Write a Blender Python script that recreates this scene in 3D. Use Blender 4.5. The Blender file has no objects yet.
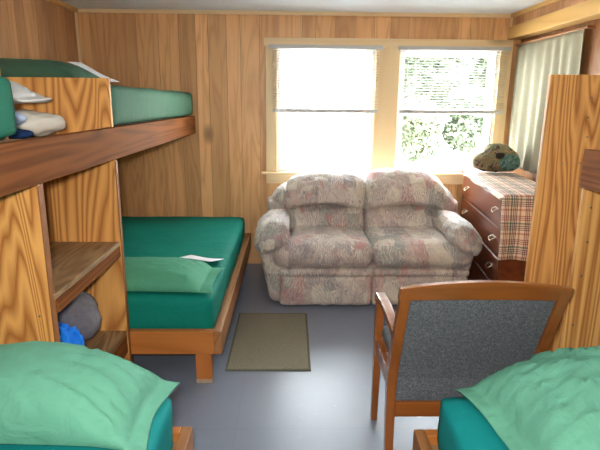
import bpy, bmesh, math, random
from mathutils import Vector, Matrix, noise as mnoise
sc = bpy.context.scene
COL = sc.collection
PI = math.pi
rnd = random.Random(7)

# ------------------------------------------------------------------ camera
F_PX, PITCH, YAW, ROLL, CAM_Z = 509.0, 0.2374, 0.0196, 0.0093, 1.4231
cam_data = bpy.data.cameras.new('camera')
cam = bpy.data.objects.new('camera', cam_data); COL.objects.link(cam)
cam_data.sensor_width = 36.0; cam_data.lens = F_PX / 600 * 36.0
cam_data.clip_start = 0.05; cam_data.clip_end = 200
_r = Vector((math.cos(YAW), -math.sin(YAW), 0))
_h = Vector((math.sin(YAW), math.cos(YAW), 0))
_f = _h * math.cos(PITCH) + Vector((0, 0, -math.sin(PITCH)))
_u = _h * math.sin(PITCH) + Vector((0, 0, math.cos(PITCH)))
_ri = _r * math.cos(ROLL) + _u * math.sin(ROLL)
_ui = -_r * math.sin(ROLL) + _u * math.cos(ROLL)
M = Matrix(((_ri.x, _ui.x, -_f.x, 0), (_ri.y, _ui.y, -_f.y, 0), (_ri.z, _ui.z, -_f.z, CAM_Z), (0, 0, 0, 1)))
cam.matrix_world = M
sc.camera = cam

# ------------------------------------------------------------------ world, sun, flash, exposure
world = bpy.data.worlds.new('World'); sc.world = world
world.use_nodes = True
bgn = world.node_tree.nodes['Background']
bgn.inputs[0].default_value = (0.90, 0.96, 1.0, 1)
bgn.inputs[1].default_value = 26.0

sun = bpy.data.lights.new('sun', 'SUN'); sun.energy = 6.0; sun.angle = math.radians(1.0); sun.color = (1, 0.95, 0.86)
so = bpy.data.objects.new('sun', sun); COL.objects.link(so)
so.rotation_euler = (math.radians(38), 0, math.radians(-20))      # shines from behind the cabin onto the trees

fl = bpy.data.lights.new('camera_flash', 'AREA'); fl.shape = 'DISK'; fl.size = 0.10; fl.energy = 26.0; fl.color = (1, 0.95, 0.88)
fo = bpy.data.objects.new('camera_flash', fl); COL.objects.link(fo)
fo.location = (-0.05, -0.03, CAM_Z + 0.07)
fo.rotation_euler = (math.radians(90 - 13), 0, 0)

D = 4.393; XL = -1.73; XR = 1.89; XU = 1.80; H = 2.13; YB = -1.3
WIN = [(-0.116, 0.700, 0.835, 1.862), (0.895, 1.723, 0.835, 1.862)]
for i, (x0, x1, z0, z1) in enumerate(WIN):
    p = bpy.data.lights.new('sky_portal', 'AREA'); p.shape = 'RECTANGLE'; p.size = x1 - x0; p.size_y = z1 - z0
    p.cycles.is_portal = True
    po = bpy.data.objects.new('sky_portal', p); COL.objects.link(po)
    po.location = ((x0 + x1) / 2, D + 0.13, (z0 + z1) / 2); po.rotation_euler = (math.radians(-90), 0, 0)

sc.view_settings.view_transform = 'Standard'; sc.view_settings.look = 'None'
sc.view_settings.gamma = 1; sc.view_settings.exposure = 0.62
sc.view_settings.use_curve_mapping = False

# ------------------------------------------------------------------ materials
def srgb(r, g, b):
    def f(c):
        c /= 255
        return c / 12.92 if c <= 0.04045 else ((c + 0.055) / 1.055) ** 2.4
    return (f(r), f(g), f(b), 1)

class NT:
    def __init__(s, name):
        s.m = bpy.data.materials.new(name); s.m.use_nodes = True
        s.t = s.m.node_tree; s.n = s.t.nodes; s.b = s.n['Principled BSDF']
    def node(s, typ, ins=None, **kw):
        n = s.n.new(typ)
        for k, v in kw.items(): setattr(n, k, v)
        for k, v in (ins or {}).items():
            if isinstance(v, bpy.types.NodeSocket): s.t.links.new(v, n.inputs[k])
            else: n.inputs[k].default_value = v
        return n
    def math(s, op, a, b=None, c=None, clamp=False):
        ins = {0: a}
        if b is not None: ins[1] = b
        if c is not None: ins[2] = c
        return s.node('ShaderNodeMath', ins, operation=op, use_clamp=clamp).outputs[0]
    def ramp(s, fac, stops, interp='LINEAR'):
        n = s.node('ShaderNodeValToRGB', {0: fac}); r = n.color_ramp; r.interpolation = interp
        while len(r.elements) < len(stops): r.elements.new(0.5)
        for e, (p, c) in zip(r.elements, stops): e.position = p; e.color = c if len(c) == 4 else (*c, 1)
        return n.outputs[0]
    def mix(s, fac, a, b, blend='MIX'):
        n = s.node('ShaderNodeMix', data_type='RGBA', blend_type=blend)
        for k, v in ((0, fac), (6, a), (7, b)):
            if isinstance(v, bpy.types.NodeSocket): s.t.links.new(v, n.inputs[k])
            else: n.inputs[k].default_value = v
        return n.outputs[2]
    def coord(s, which='Object', scale=(1, 1, 1), offset=None, rot=(0, 0, 0)):
        c = s.node('ShaderNodeTexCoord').outputs[which]
        mp = s.node('ShaderNodeMapping', {0: c, 3: scale, 2: rot})
        if offset is not None: s.t.links.new(offset, mp.inputs[1])
        return mp.outputs[0]
    def noise(s, v, scale, detail=2, rough=0.5, dist=0):
        return s.node('ShaderNodeTexNoise', {'Vector': v, 'Scale': scale, 'Detail': detail, 'Roughness': rough, 'Distortion': dist}).outputs[0]
    def col(s, v): s.link(v, 'Base Color')
    def link(s, v, k):
        if isinstance(v, bpy.types.NodeSocket): s.t.links.new(v, s.b.inputs[k])
        else: s.b.inputs[k].default_value = v
    def bump(s, h, strength=0.3, dist=0.01):
        n = s.node('ShaderNodeBump', {'Height': h, 'Strength': strength, 'Distance': dist})
        s.t.links.new(n.outputs[0], s.b.inputs['Normal'])

AX = {'X': 0, 'Y': 1, 'Z': 2}
def wood(name, light, dark, axis='Z', scale=6.0, rings=9.0, stretch=0.10, contrast=1.0, rough=0.45, tone_amt=0.0, coat=0.0, knots=None, fiber=0.35, lw=0.5, spec=0.4):
    t = NT(name)
    s = [1, 1, 1]; s[AX[axis]] = stretch
    attr = t.node('ShaderNodeAttribute', attribute_name='tone')
    rd = t.node('ShaderNodeObjectInfo').outputs['Random']
    off = t.node('ShaderNodeCombineXYZ', {0: t.math('MULTIPLY', attr.outputs['Fac'], 37.0), 1: t.math('MULTIPLY', rd, 19.0), 2: t.math('MULTIPLY', attr.outputs['Fac'], 11.0)}).outputs[0]
    c = t.coord('Object', tuple(s), off)
    n1 = t.noise(c, scale, 3.0, 0.42, 0.5)
    ringv = t.math('MULTIPLY', n1, rings)
    fr = t.math('FRACT', ringv)
    tri = t.math('ABSOLUTE', t.math('SUBTRACT', t.math('MULTIPLY', fr, 2.0), 1.0))
    tri = t.math('POWER', tri, 1.0 / max(lw, 0.05) * 0.7)
    s2 = [1, 1, 1]; s2[AX[axis]] = 0.02
    n2 = t.noise(t.coord('Object', tuple(s2), off), 160, 3, 0.6)
    f = t.math('ADD', t.math('MULTIPLY', tri, contrast), t.math('MULTIPLY', t.math('SUBTRACT', n2, 0.5), fiber), clamp=True)
    base = t.mix(f, light, dark)
    n3 = t.noise(c, 2.2, 2)
    base = t.mix(t.math('MULTIPLY', n3, 0.45), base, tuple(a * 0.72 for a in light[:3]) + (1,), 'MIX')
    if tone_amt:
        m = t.math('ADD', 1.0 - tone_amt, t.math('MULTIPLY', attr.outputs['Fac'], 2 * tone_amt))
        cm = t.node('ShaderNodeCombineColor', {0: m, 1: t.math('POWER', m, 1.15), 2: t.math('POWER', m, 1.3)}).outputs[0]
        base = t.mix(1.0, base, cm, 'MULTIPLY')
    if knots:
        ks = [1, 1, 1]; ks[AX[axis]] = 0.55
        vo = t.node('ShaderNodeTexVoronoi', {'Vector': t.coord('Object', tuple(ks)), 'Scale': knots, 'Randomness': 1.0})
        k = t.ramp(vo.outputs['Distance'], [(0.0, (1, 1, 1)), (0.06, (0.6, 0.6, 0.6)), (0.13, (0, 0, 0))])
        base = t.mix(k, base, tuple(a * 0.35 for a in dark[:3]) + (1,))
    t.col(base); t.link(rough, 'Roughness'); t.link(spec, 'Specular IOR Level')
    if coat: t.link(coat, 'Coat Weight'); t.link(0.12, 'Coat Roughness')
    t.bump(f, 0.12, 0.003)
    return t.m

def plain(name, c, rough=0.5, metal=0.0, nz=0.06, nscale=30, bump=0.0, sheen=0, bscale=None):
    t = NT(name); v = t.coord('Object')
    n = t.noise(v, nscale, 4)
    dk = tuple(a * (1 - 3 * nz) for a in c[:3]) + (1,)
    lt = tuple(min(1, a * (1 + 3 * nz)) for a in c[:3]) + (1,)
    t.col(t.mix(n, dk, lt)); t.link(rough, 'Roughness'); t.link(metal, 'Metallic')
    if sheen: t.link(sheen, 'Sheen Weight')
    if bump: t.bump(t.noise(v, bscale or nscale * 3, 4), bump, 0.004)
    return t.m

def fabric(name, c, wrinkle=0.35, rough=0.75, var=0.05):
    t = NT(name); v = t.coord('Object')
    n = t.noise(v, 5, 3)
    t.col(t.mix(n, tuple(a * (1 - 2 * var) for a in c[:3]) + (1,), tuple(min(1, a * (1 + 2 * var)) for a in c[:3]) + (1,)))
    t.link(rough, 'Roughness'); t.link(0.15, 'Specular IOR Level')
    w = t.noise(v, 9, 3, 0.5, 1.2); w2 = t.noise(v, 420, 1)
    t.bump(t.math('ADD', w, t.math('MULTIPLY', w2, 0.02)), wrinkle, 0.03)
    return t.m

M_ = {}
M_['panel_back'] = wood('wood_panelling', srgb(234, 182, 126), srgb(184, 122, 74), 'Z', 7, 9, 0.10, 0.55, 0.38, 0.24, lw=0.4, knots=2.2)
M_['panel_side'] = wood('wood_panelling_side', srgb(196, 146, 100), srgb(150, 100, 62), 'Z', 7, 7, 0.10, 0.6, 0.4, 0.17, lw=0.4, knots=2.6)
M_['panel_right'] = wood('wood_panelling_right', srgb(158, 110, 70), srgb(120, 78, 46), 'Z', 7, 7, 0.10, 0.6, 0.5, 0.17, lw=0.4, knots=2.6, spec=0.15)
M_['groove'] = plain('panel_groove', srgb(150, 108, 72), 0.7)
M_['pineX'] = wood('pine_casing_x', srgb(240, 214, 168), srgb(220, 184, 134), 'X', 6, 5, 0.08, 0.45, 0.4, lw=0.4, knots=1.7)
M_['pineZ'] = wood('pine_casing_z', srgb(240, 214, 168), srgb(220, 184, 134), 'Z', 6, 5, 0.08, 0.45, 0.4, lw=0.4, knots=1.9)
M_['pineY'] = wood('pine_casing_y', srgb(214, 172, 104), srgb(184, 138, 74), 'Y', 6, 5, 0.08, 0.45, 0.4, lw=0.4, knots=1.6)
M_['ply'] = wood('plywood', srgb(234, 172, 98), srgb(156, 86, 36), 'Z', 3.4, 26, 0.14, 1.0, 0.45, lw=0.5, fiber=0.5, spec=0.25)
M_['ply_r'] = wood('plywood_straight', srgb(236, 178, 106), srgb(160, 90, 40), 'Z', 5.0, 24, 0.05, 1.0, 0.45, lw=0.5, fiber=0.55, spec=0.25)
M_['plyx'] = wood('plywood_shelf', srgb(164, 130, 90), srgb(96, 68, 44), 'Y', 5, 14, 0.16, 0.8, 0.5, lw=0.45, fiber=0.5)
M_['railY'] = wood('stained_rail_y', srgb(140, 84, 42), srgb(90, 48, 23), 'Y', 7, 12, 0.05, 0.8, 0.65, knots=1.6, spec=0.06)
M_['railYl'] = wood('bed_rail_y', srgb(172, 118, 70), srgb(120, 74, 40), 'Y', 6, 6, 0.08, 0.7, 0.5)
M_['railX'] = wood('stained_rail_x', srgb(196, 122, 58), srgb(158, 88, 38), 'X', 6, 6, 0.08, 0.6, 0.42, knots=1.9)
M_['railZ'] = wood('stained_leg', srgb(196, 118, 56), srgb(156, 84, 36), 'Z', 6, 6, 0.08, 0.6, 0.45)
M_['edge'] = wood('plywood_edge', srgb(160, 100, 52), srgb(112, 66, 34), 'Z', 9, 6, 0.05, 0.6, 0.5)
M_['cherry'] = wood('cherry_chair_wood', srgb(154, 88, 36), srgb(112, 58, 22), 'X', 8, 5, 0.1, 0.5, 0.3, coat=0.4)
M_['cherryZ'] = wood('cherry_chair_wood_z', srgb(150, 86, 36), srgb(108, 56, 22), 'Z', 8, 5, 0.1, 0.5, 0.3, coat=0.4)
M_['mahog'] = wood('mahogany', srgb(118, 58, 26), srgb(70, 30, 14), 'Y', 7, 6, 0.1, 0.7, 0.35, coat=0.2)
M_['mat_teal'] = fabric('teal_sheet', srgb(12, 124, 108), 0.15)
M_['mat_dark'] = fabric('dark_green_sheet', srgb(12, 110, 88), 0.15)
M_['mat_grey'] = fabric('grey_green_sheet', srgb(72, 112, 92), 0.2)
M_['mat_blue'] = fabric('blue_green_sheet', srgb(24, 144, 144), 0.12)
M_['mat_up'] = fabric('green_sheet_upper', srgb(36, 118, 96), 0.15)
M_['pil_up'] = fabric('dark_pillow_case', srgb(66, 98, 78), 0.3)
M_['mint'] = fabric('mint_pillowcase', srgb(108, 174, 148), 0.35)
M_['mint2'] = fabric('mint_pillowcase_far', srgb(82, 152, 122), 0.35)
M_['white_fab'] = fabric('white_cotton', srgb(226, 224, 222), 0.4)
M_['cream_fab'] = fabric('cream_cotton', srgb(214, 208, 196), 0.4)
M_['blue_fab'] = fabric('light_blue_cotton', srgb(176, 196, 222), 0.4)
M_['navy_fab'] = fabric('navy_cotton', srgb(28, 52, 96), 0.4)
M_['royal'] = fabric('royal_blue_cotton', srgb(24, 116, 222), 0.5)
M_['wool'] = plain('grey_wool', srgb(112, 108, 112), 0.95, nz=0.12, nscale=60, bump=0.6)
M_['brass'] = plain('dull_brass', srgb(168, 156, 134), 0.4, 1.0, 0.02)
M_['metal'] = plain('steel', srgb(190, 190, 190), 0.3, 1.0, 0.02)
M_['worn'] = plain('paint_smeared_wood', srgb(176, 150, 126), 0.7, nz=0.15, nscale=40)
M_['black'] = plain('dark_interior', srgb(40, 30, 24), 0.9)
M_['plaster'] = plain('ceiling_paint', srgb(232, 240, 252), 0.8, nz=0.02, nscale=6, bump=0.08)
M_['vinyl'] = plain('white_vinyl', srgb(238, 240, 244), 0.35, nz=0.01)
M_['blind_rail_shaded'] = plain('blind_rail_shaded', srgb(190, 190, 192), 0.5, nz=0.01)  # white blind rails, greyed so the base colour carries their shading
M_['blind'] = plain('blind_slat', srgb(228, 228, 226), 0.45, nz=0.01)
M_['paper'] = plain('paper', srgb(238, 238, 240), 0.7, nz=0.01)
M_['lawn'] = plain('lawn', srgb(170, 190, 120), 0.9, nz=0.12, nscale=3)
M_['gravel'] = plain('pale_gravel', srgb(226, 220, 205), 0.9, nz=0.08, nscale=8)
M_['bark'] = plain('bark', srgb(110, 90, 70), 0.9, nz=0.15, nscale=8)

def floor_mat():
    t = NT('painted_floor'); v = t.coord('Object')
    n = t.noise(v, 1.6, 4); n2 = t.noise(v, 30, 4)
    c = t.mix(n, srgb(112, 120, 136), srgb(132, 139, 154))
    c = t.mix(t.ramp(n2, [(0.62, (0, 0, 0)), (0.8, (0.4, 0.4, 0.4))]), c, srgb(150, 152, 156))
    sep = t.node('ShaderNodeSeparateXYZ', {0: v})
    lines = None
    for ax, p in ((1, 3.22), (0, -0.24), (1, 2.0), (0, 0.98)):
        d = t.math('ABSOLUTE', t.math('SUBTRACT', sep.outputs[ax], p))
        l = t.math('LESS_THAN', d, 0.0022)
        lines = l if lines is None else t.math('MAXIMUM', lines, l)
    c = t.mix(t.math('MULTIPLY', lines, 0.12), c, srgb(58, 62, 70))
    t.col(c); t.link(t.math('ADD', 0.24, t.math('MULTIPLY', n2, 0.14)), 'Roughness')
    t.bump(t.noise(v, 14, 3), 0.06, 0.01)
    return t.m
M_['floor'] = floor_mat()

def mat_mat():
    t = NT('ribbed_mat'); v = t.coord('Object')
    w = t.node('ShaderNodeTexWave', {'Vector': v, 'Scale': 55, 'Distortion': 0.6}, bands_direction='X').outputs[1]
    n = t.noise(v, 110, 3, 0.8)
    n2 = t.noise(v, 200, 2, 0.8)
    c = t.mix(t.math('ADD', t.math('MULTIPLY', w, 0.35), t.math('MULTIPLY', n, 0.65)), srgb(104, 98, 82), srgb(182, 172, 148))
    c = t.mix(t.ramp(n2, [(0.45, (0, 0, 0)), (0.65, (0.7, 0.7, 0.7))]), c, srgb(100, 94, 78))
    t.col(c); t.link(0.95, 'Roughness'); t.bump(t.math('ADD', w, n), 0.6, 0.006)
    return t.m
M_['doormat'] = mat_mat()
M_['matedge'] = plain('mat_border', srgb(104, 100, 84), 0.9, nscale=60, bump=0.3)

def sofa_mat():
    t = NT('sofa_print'); v = t.coord('Object')
    ns = t.node('ShaderNodeTexNoise', {'Vector': v, 'Scale': 4.0, 'Detail': 2.0})
    dv = t.node('ShaderNodeVectorMath', {0: ns.outputs[1], 1: (0.10, 0.10, 0.10)}, operation='MULTIPLY').outputs[0]
    vv = t.node('ShaderNodeVectorMath', {0: v, 1: dv}, operation='ADD').outputs[0]
    mp = t.node('ShaderNodeMapping', {0: vv, 3: (1.0, 0.55, 0.6)}).outputs[0]
    vo = t.node('ShaderNodeTexVoronoi', {'Vector': mp, 'Scale': 9.5, 'Randomness': 0.9}, distance='CHEBYCHEV')
    sep = t.node('ShaderNodeSeparateColor', {0: vo.outputs['Color']})
    P = [(0.0, srgb(194, 176, 168)), (0.2, srgb(222, 212, 196)), (0.36, srgb(160, 146, 146)), (0.5, srgb(202, 188, 182)),
         (0.64, srgb(196, 152, 146)), (0.76, srgb(150, 154, 148)), (0.88, srgb(216, 208, 194))]
    c = t.ramp(sep.outputs[0], P, 'CONSTANT')
    soft2 = t.ramp(t.noise(mp, 8, 3, 0.6, 2.0), [(0.3, srgb(142, 134, 136)), (0.42, srgb(178, 166, 162)), (0.5, srgb(214, 204, 190)), (0.58, srgb(172, 158, 156)), (0.68, srgb(196, 160, 152)), (0.78, srgb(150, 152, 150))])
    c = t.mix(0.34, c, soft2)
    w = t.node('ShaderNodeTexWave', {'Vector': mp, 'Scale': 15, 'Distortion': 16, 'Detail': 2.5, 'Detail Scale': 1.4}).outputs[1]
    str_ = t.ramp(w, [(0.55, (0, 0, 0)), (0.8, (1, 1, 1))])
    msk = t.ramp(t.noise(v, 7, 2), [(0.42, (0, 0, 0)), (0.56, (1, 1, 1))])
    c = t.mix(t.math('MULTIPLY', t.math('MULTIPLY', str_, msk), 0.5), c, srgb(230, 224, 212))
    w2 = t.node('ShaderNodeTexWave', {'Vector': mp, 'Scale': 20, 'Distortion': 22, 'Detail': 2.5}).outputs[1]
    s2 = t.ramp(w2, [(0.7, (0, 0, 0)), (0.88, (1, 1, 1))])
    m2 = t.ramp(t.noise(v, 6, 2, 0.5, 0.6), [(0.46, (1, 1, 1)), (0.56, (0, 0, 0))])
    c = t.mix(t.math('MULTIPLY', t.math('MULTIPLY', s2, m2), 0.5), c, srgb(110, 108, 116))
    rose = t.ramp(t.noise(mp, 13, 1), [(0.64, (0, 0, 0)), (0.69, (1, 1, 1))])
    c = t.mix(t.math('MULTIPLY', rose, 0.45), c, srgb(190, 120, 114))
    t.col(c); t.link(0.7, 'Roughness'); t.link(0.25, 'Sheen Weight')
    t.bump(t.math('ADD', t.noise(v, 13, 3, 0.5, 1.0), t.math('MULTIPLY', t.noise(v, 300, 2), 0.06)), 0.4, 0.03)
    return t.m
M_['sofa'] = sofa_mat()

def plaid_mat():
    t = NT('plaid'); uv = t.node('ShaderNodeTexCoord').outputs['UV']
    sep = t.node('ShaderNodeSeparateXYZ', {0: uv})
    cream, red, grn, dk = srgb(240, 230, 214), srgb(172, 104, 108), srgb(132, 146, 132), srgb(120, 104, 118)
    stops = [(0, cream), (0.13, red), (0.17, cream), (0.21, red), (0.25, cream), (0.29, red), (0.33, cream), (0.42, grn), (0.5, cream), (0.55, dk),
             (0.59, cream), (0.63, dk), (0.67, cream), (0.71, dk), (0.75, cream), (0.85, srgb(204, 160, 140)), (0.93, cream)]
    a = t.ramp(t.math('FRACT', t.math('MULTIPLY', sep.outputs[0], 5.0)), stops, 'CONSTANT')
    b = t.ramp(t.math('FRACT', t.math('MULTIPLY', sep.outputs[1], 5.0)), stops, 'CONSTANT')
    t.col(t.mix(0.85, a, b, 'MULTIPLY')); t.link(0.85, 'Roughness')
    t.bump(t.noise(uv, 260, 2), 0.3, 0.004)
    return t.m
M_['plaid'] = plaid_mat()

def tweed():
    t = NT('grey_tweed'); v = t.coord('Object')
    n = t.noise(v, 230, 3, 0.75); n2 = t.noise(v, 110, 2, 0.8)
    c = t.ramp(t.math('ADD', t.math('MULTIPLY', n, 0.6), t.math('MULTIPLY', n2, 0.4)), [(0.36, srgb(66, 70, 76)), (0.5, srgb(90, 94, 100)), (0.64, srgb(126, 129, 133))])
    t.col(c); t.link(0.95, 'Roughness'); t.bump(n, 0.4, 0.004)
    return t.m
M_['tweed'] = tweed()

def camo():
    t = NT('camouflage'); v = t.coord('Object')
    n = t.noise(v, 14, 2, 0.5, 1.4)
    c = t.ramp(n, [(0, srgb(72, 60, 50)), (0.42, srgb(124, 108, 80)), (0.5, srgb(92, 98, 70)), (0.57, srgb(150, 110, 66)), (0.64, srgb(52, 50, 44))], 'CONSTANT')
    t.col(c); t.link(0.85, 'Roughness'); return t.m
M_['camo'] = camo()
def camo2():
    t = NT('teal_camouflage'); v = t.coord('Object')
    n = t.noise(v, 26, 2, 0.5, 1.0)
    t.col(t.ramp(n, [(0, srgb(50, 80, 76)), (0.45, srgb(96, 130, 122)), (0.56, srgb(64, 96, 86))], 'CONSTANT')); t.link(0.8, 'Roughness'); return t.m
M_['camo2'] = camo2()

def curtain_mat():
    t = NT('curtain_cloth'); v = t.coord('Object')
    t.col(t.mix(t.noise(v, 60, 3), srgb(140, 136, 116), srgb(156, 151, 130))); t.link(0.9, 'Roughness')
    return t.m
M_['curtain'] = curtain_mat()

def glass_mat():
    m = bpy.data.materials.new('window_glass'); m.use_nodes = True; n = m.node_tree.nodes; l = m.node_tree.links
    n.clear()
    o = n.new('ShaderNodeOutputMaterial'); mx = n.new('ShaderNodeMixShader'); tr = n.new('ShaderNodeBsdfTransparent'); gl = n.new('ShaderNodeBsdfGlossy')
    gl.inputs['Roughness'].default_value = 0.02; mx.inputs[0].default_value = 0.06
    tr.inputs[0].default_value = (0.97, 0.98, 0.98, 1)
    l.new(tr.outputs[0], mx.inputs[1]); l.new(gl.outputs[0], mx.inputs[2]); l.new(mx.outputs[0], o.inputs[0])
    return m
M_['glass'] = glass_mat()
def leaf_mat(name, a, b):
    t = NT(name); r = t.node('ShaderNodeAttribute', attribute_name='tone').outputs['Fac']
    t.col(t.mix(r, a, b)); t.link(0.6, 'Roughness'); t.link(0.25, 'Transmission Weight') if False else None
    return t.m
M_['leaf1'] = leaf_mat('leaf_bright', srgb(70, 80, 60), srgb(104, 114, 92))
M_['leaf2'] = leaf_mat('leaf_dark', srgb(60, 70, 54), srgb(92, 102, 80))

# ------------------------------------------------------------------ helpers
def tag(o, label=None, cat=None, group=None, kind=None):
    if label: o['label'] = label
    if cat: o['category'] = cat
    if group: o['group'] = group
    if kind: o['kind'] = kind
    return o
def empty(name, loc, rz=0.0):
    o = bpy.data.objects.new(name, None); COL.objects.link(o); o.empty_display_size = 0.1
    o.location = loc; o.rotation_euler = (0, 0, rz)
    return o
def loc_matrix(o):
    return Matrix.Translation(o.location) @ o.rotation_euler.to_matrix().to_4x4()
def full_matrix(o):
    m = loc_matrix(o)
    while o.parent: o = o.parent; m = loc_matrix(o) @ m
    return m
def obj(name, bm, mat, parent=None, world=True, smooth=False, bevel=0.0, loc=None):
    """links bm as one mesh; world=True: coordinates are world ones and get moved into the parent's frame"""
    me = bpy.data.meshes.new(name)
    if parent is not None and world: bm.transform(full_matrix(parent).inverted())
    if parent is None and loc is not None: bm.transform(Matrix.Translation(-Vector(loc)))
    bmesh.ops.recalc_face_normals(bm, faces=bm.faces)
    if smooth:
        for f in bm.faces: f.smooth = True
    bm.to_mesh(me); bm.free()
    o = bpy.data.objects.new(name, me); COL.objects.link(o)
    me.materials.append(M_[mat] if isinstance(mat, str) else mat)
    if parent is not None: o.parent = parent
    elif loc is not None: o.location = loc
    if bevel:
        md = o.modifiers.new('bevel', 'BEVEL'); md.width = bevel; md.segments = 2; md.limit_method = 'ANGLE'
        for f in me.polygons: f.use_smooth = False
    return o
def box(bm, x0, x1, y0, y1, z0, z1, mat=None):
    vs = [bm.verts.new(p) for p in ((x0, y0, z0), (x1, y0, z0), (x1, y1, z0), (x0, y1, z0), (x0, y0, z1), (x1, y0, z1), (x1, y1, z1), (x0, y1, z1))]
    if mat is not None:
        for v in vs: v.co = mat @ v.co
    fs = [bm.faces.new([vs[i] for i in q]) for q in ((0, 3, 2, 1), (4, 5, 6, 7), (0, 1, 5, 4), (1, 2, 6, 5), (2, 3, 7, 6), (3, 0, 4, 7))]
    return fs
def B(*a, **k):
    bm = bmesh.new(); box(bm, *a, **k); return bm
def sweep(bm, path, w, h, side=Vector((1, 0, 0))):
    """rectangular section (w along side, h normal) along a polyline; w, h may be lists"""
    n = len(path); path = [Vector(p) for p in path]; rings = []
    for i, p in enumerate(path):
        t = (path[min(i + 1, n - 1)] - path[max(i - 1, 0)]).normalized()
        s = (side - t * side.dot(t)).normalized(); u = t.cross(s)
        ww = w[i] if isinstance(w, (list, tuple)) else w; hh = h[i] if isinstance(h, (list, tuple)) else h
        rings.append([bm.verts.new(p + s * a * ww / 2 + u * b * hh / 2) for a, b in ((-1, -1), (1, -1), (1, 1), (-1, 1))])
    for a, b in zip(rings, rings[1:]):
        for k in range(4): bm.faces.new((a[k], a[(k + 1) % 4], b[(k + 1) % 4], b[k]))
    bm.faces.new(rings[0][::-1]); bm.faces.new(rings[-1])
def tube(bm, path, r, seg=8):
    n = len(path); path = [Vector(p) for p in path]; rings = []
    for i, p in enumerate(path):
        t = (path[min(i + 1, n - 1)] - path[max(i - 1, 0)]).normalized()
        s = t.orthogonal().normalized() if i == 0 else (ps - t * ps.dot(t)).normalized()
        ps = s; u = t.cross(s); rr = r[i] if isinstance(r, (list, tuple)) else r
        rings.append([bm.verts.new(p + (s * math.cos(2 * PI * k / seg) + u * math.sin(2 * PI * k / seg)) * rr) for k in range(seg)])
    for a, b in zip(rings, rings[1:]):
        for k in range(seg): bm.faces.new((a[k], a[(k + 1) % seg], b[(k + 1) % seg], b[k]))
    bm.faces.new(rings[0][::-1]); bm.faces.new(rings[-1])
def soft(c, half, r, n=(16, 16, 8), puff=(0, 0, 0), warp=None, wr=0.0, wf=6.0, seed=0.0, bm=None):
    """rounded, puffed, wrinkled cushion; warp(q, P) -> P with q in [-1,1]^3"""
    own = bm is None
    if own: bm = bmesh.new()
    half = Vector(half); r = Vector(r) if not isinstance(r, (int, float)) else Vector((r, r, r))
    r = Vector([min(a, b * 0.999) for a, b in zip(r, half)]); c = Vector(c)
    cache = {}
    def vert(q):
        k = tuple(round(a, 5) for a in q)
        if k in cache: return cache[k]
        P = Vector([a * b for a, b in zip(q, half)])
        inn = Vector([max(-(h - rr), min(h - rr, p)) for p, h, rr in zip(P, half, r)])
        d = Vector([(p - i) / rr for p, i, rr in zip(P, inn, r)])
        L = d.length
        if L > 1e-6:
            d = d / L * max(abs(a) for a in d) if False else d / L
            # keep face points flat, round the edges
            P = inn + Vector([a * rr for a, rr in zip(d, r)])
        m = [1 - a * a for a in q]
        for ax in range(3):
            if puff[ax]:
                o1, o2 = [k2 for k2 in range(3) if k2 != ax]
                P[ax] += q[ax] * puff[ax] * m[o1] * m[o2]
        if warp: P = warp(q, P)
        W = P + c
        if wr:
            nv = mnoise.noise_vector(W * wf + Vector((seed, seed * 1.7, seed * 0.3)))
            rg = abs(mnoise.noise(W * wf * 1.7 + Vector((seed + 9, 0, 0))))
            nd = Vector([a / max(b, 1e-3) for a, b in zip(P, half)]).normalized()
            W = W + mnoise.noise_vector(W * wf * 3.1) * wr * 0.38 + nv * wr * 0.6 - nd * rg * wr * 0.0 + nd * (0.5 - rg) * wr * 0.8
        v = bm.verts.new(W); cache[k] = v
        return v
    for ax in range(3):
        o1, o2 = [k for k in range(3) if k != ax]
        for sgn in (-1, 1):
            for i in range(n[o1]):
                for j in range(n[o2]):
                    pts = []
                    for a, b in ((i, j), (i + 1, j), (i + 1, j + 1), (i, j + 1)):
                        q = [0, 0, 0]; q[ax] = sgn; q[o1] = -1 + 2 * a / n[o1]; q[o2] = -1 + 2 * b / n[o2]
                        pts.append(vert(q))
                    try: bm.faces.new(pts)
                    except ValueError: pass
    return bm
def grid(nu, nv, fn, uv=None, closed=False):
    bm = bmesh.new(); L = bm.loops.layers.uv.new('UVMap') if uv else None
    V = [[bm.verts.new(fn(i / nu, j / nv)) for j in range(nv + 1)] for i in range(nu + 1)]
    for i in range(nu):
        for j in range(nv):
            f = bm.faces.new((V[i][j], V[i + 1][j], V[i + 1][j + 1], V[i][j + 1]))
            if L:
                for lp, (a, b) in zip(f.loops, ((i, j), (i + 1, j), (i + 1, j + 1), (i, j + 1))): lp[L].uv = uv(a / nu, b / nv)
    return bm
def solidify(o, t, offset=0.0):
    m = o.modifiers.new('thickness', 'SOLIDIFY'); m.thickness = t; m.offset = offset
def structure(name, bm, mat, **k):
    o = obj(name, bm, mat, **k); o['kind'] = 'structure'; return o

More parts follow.
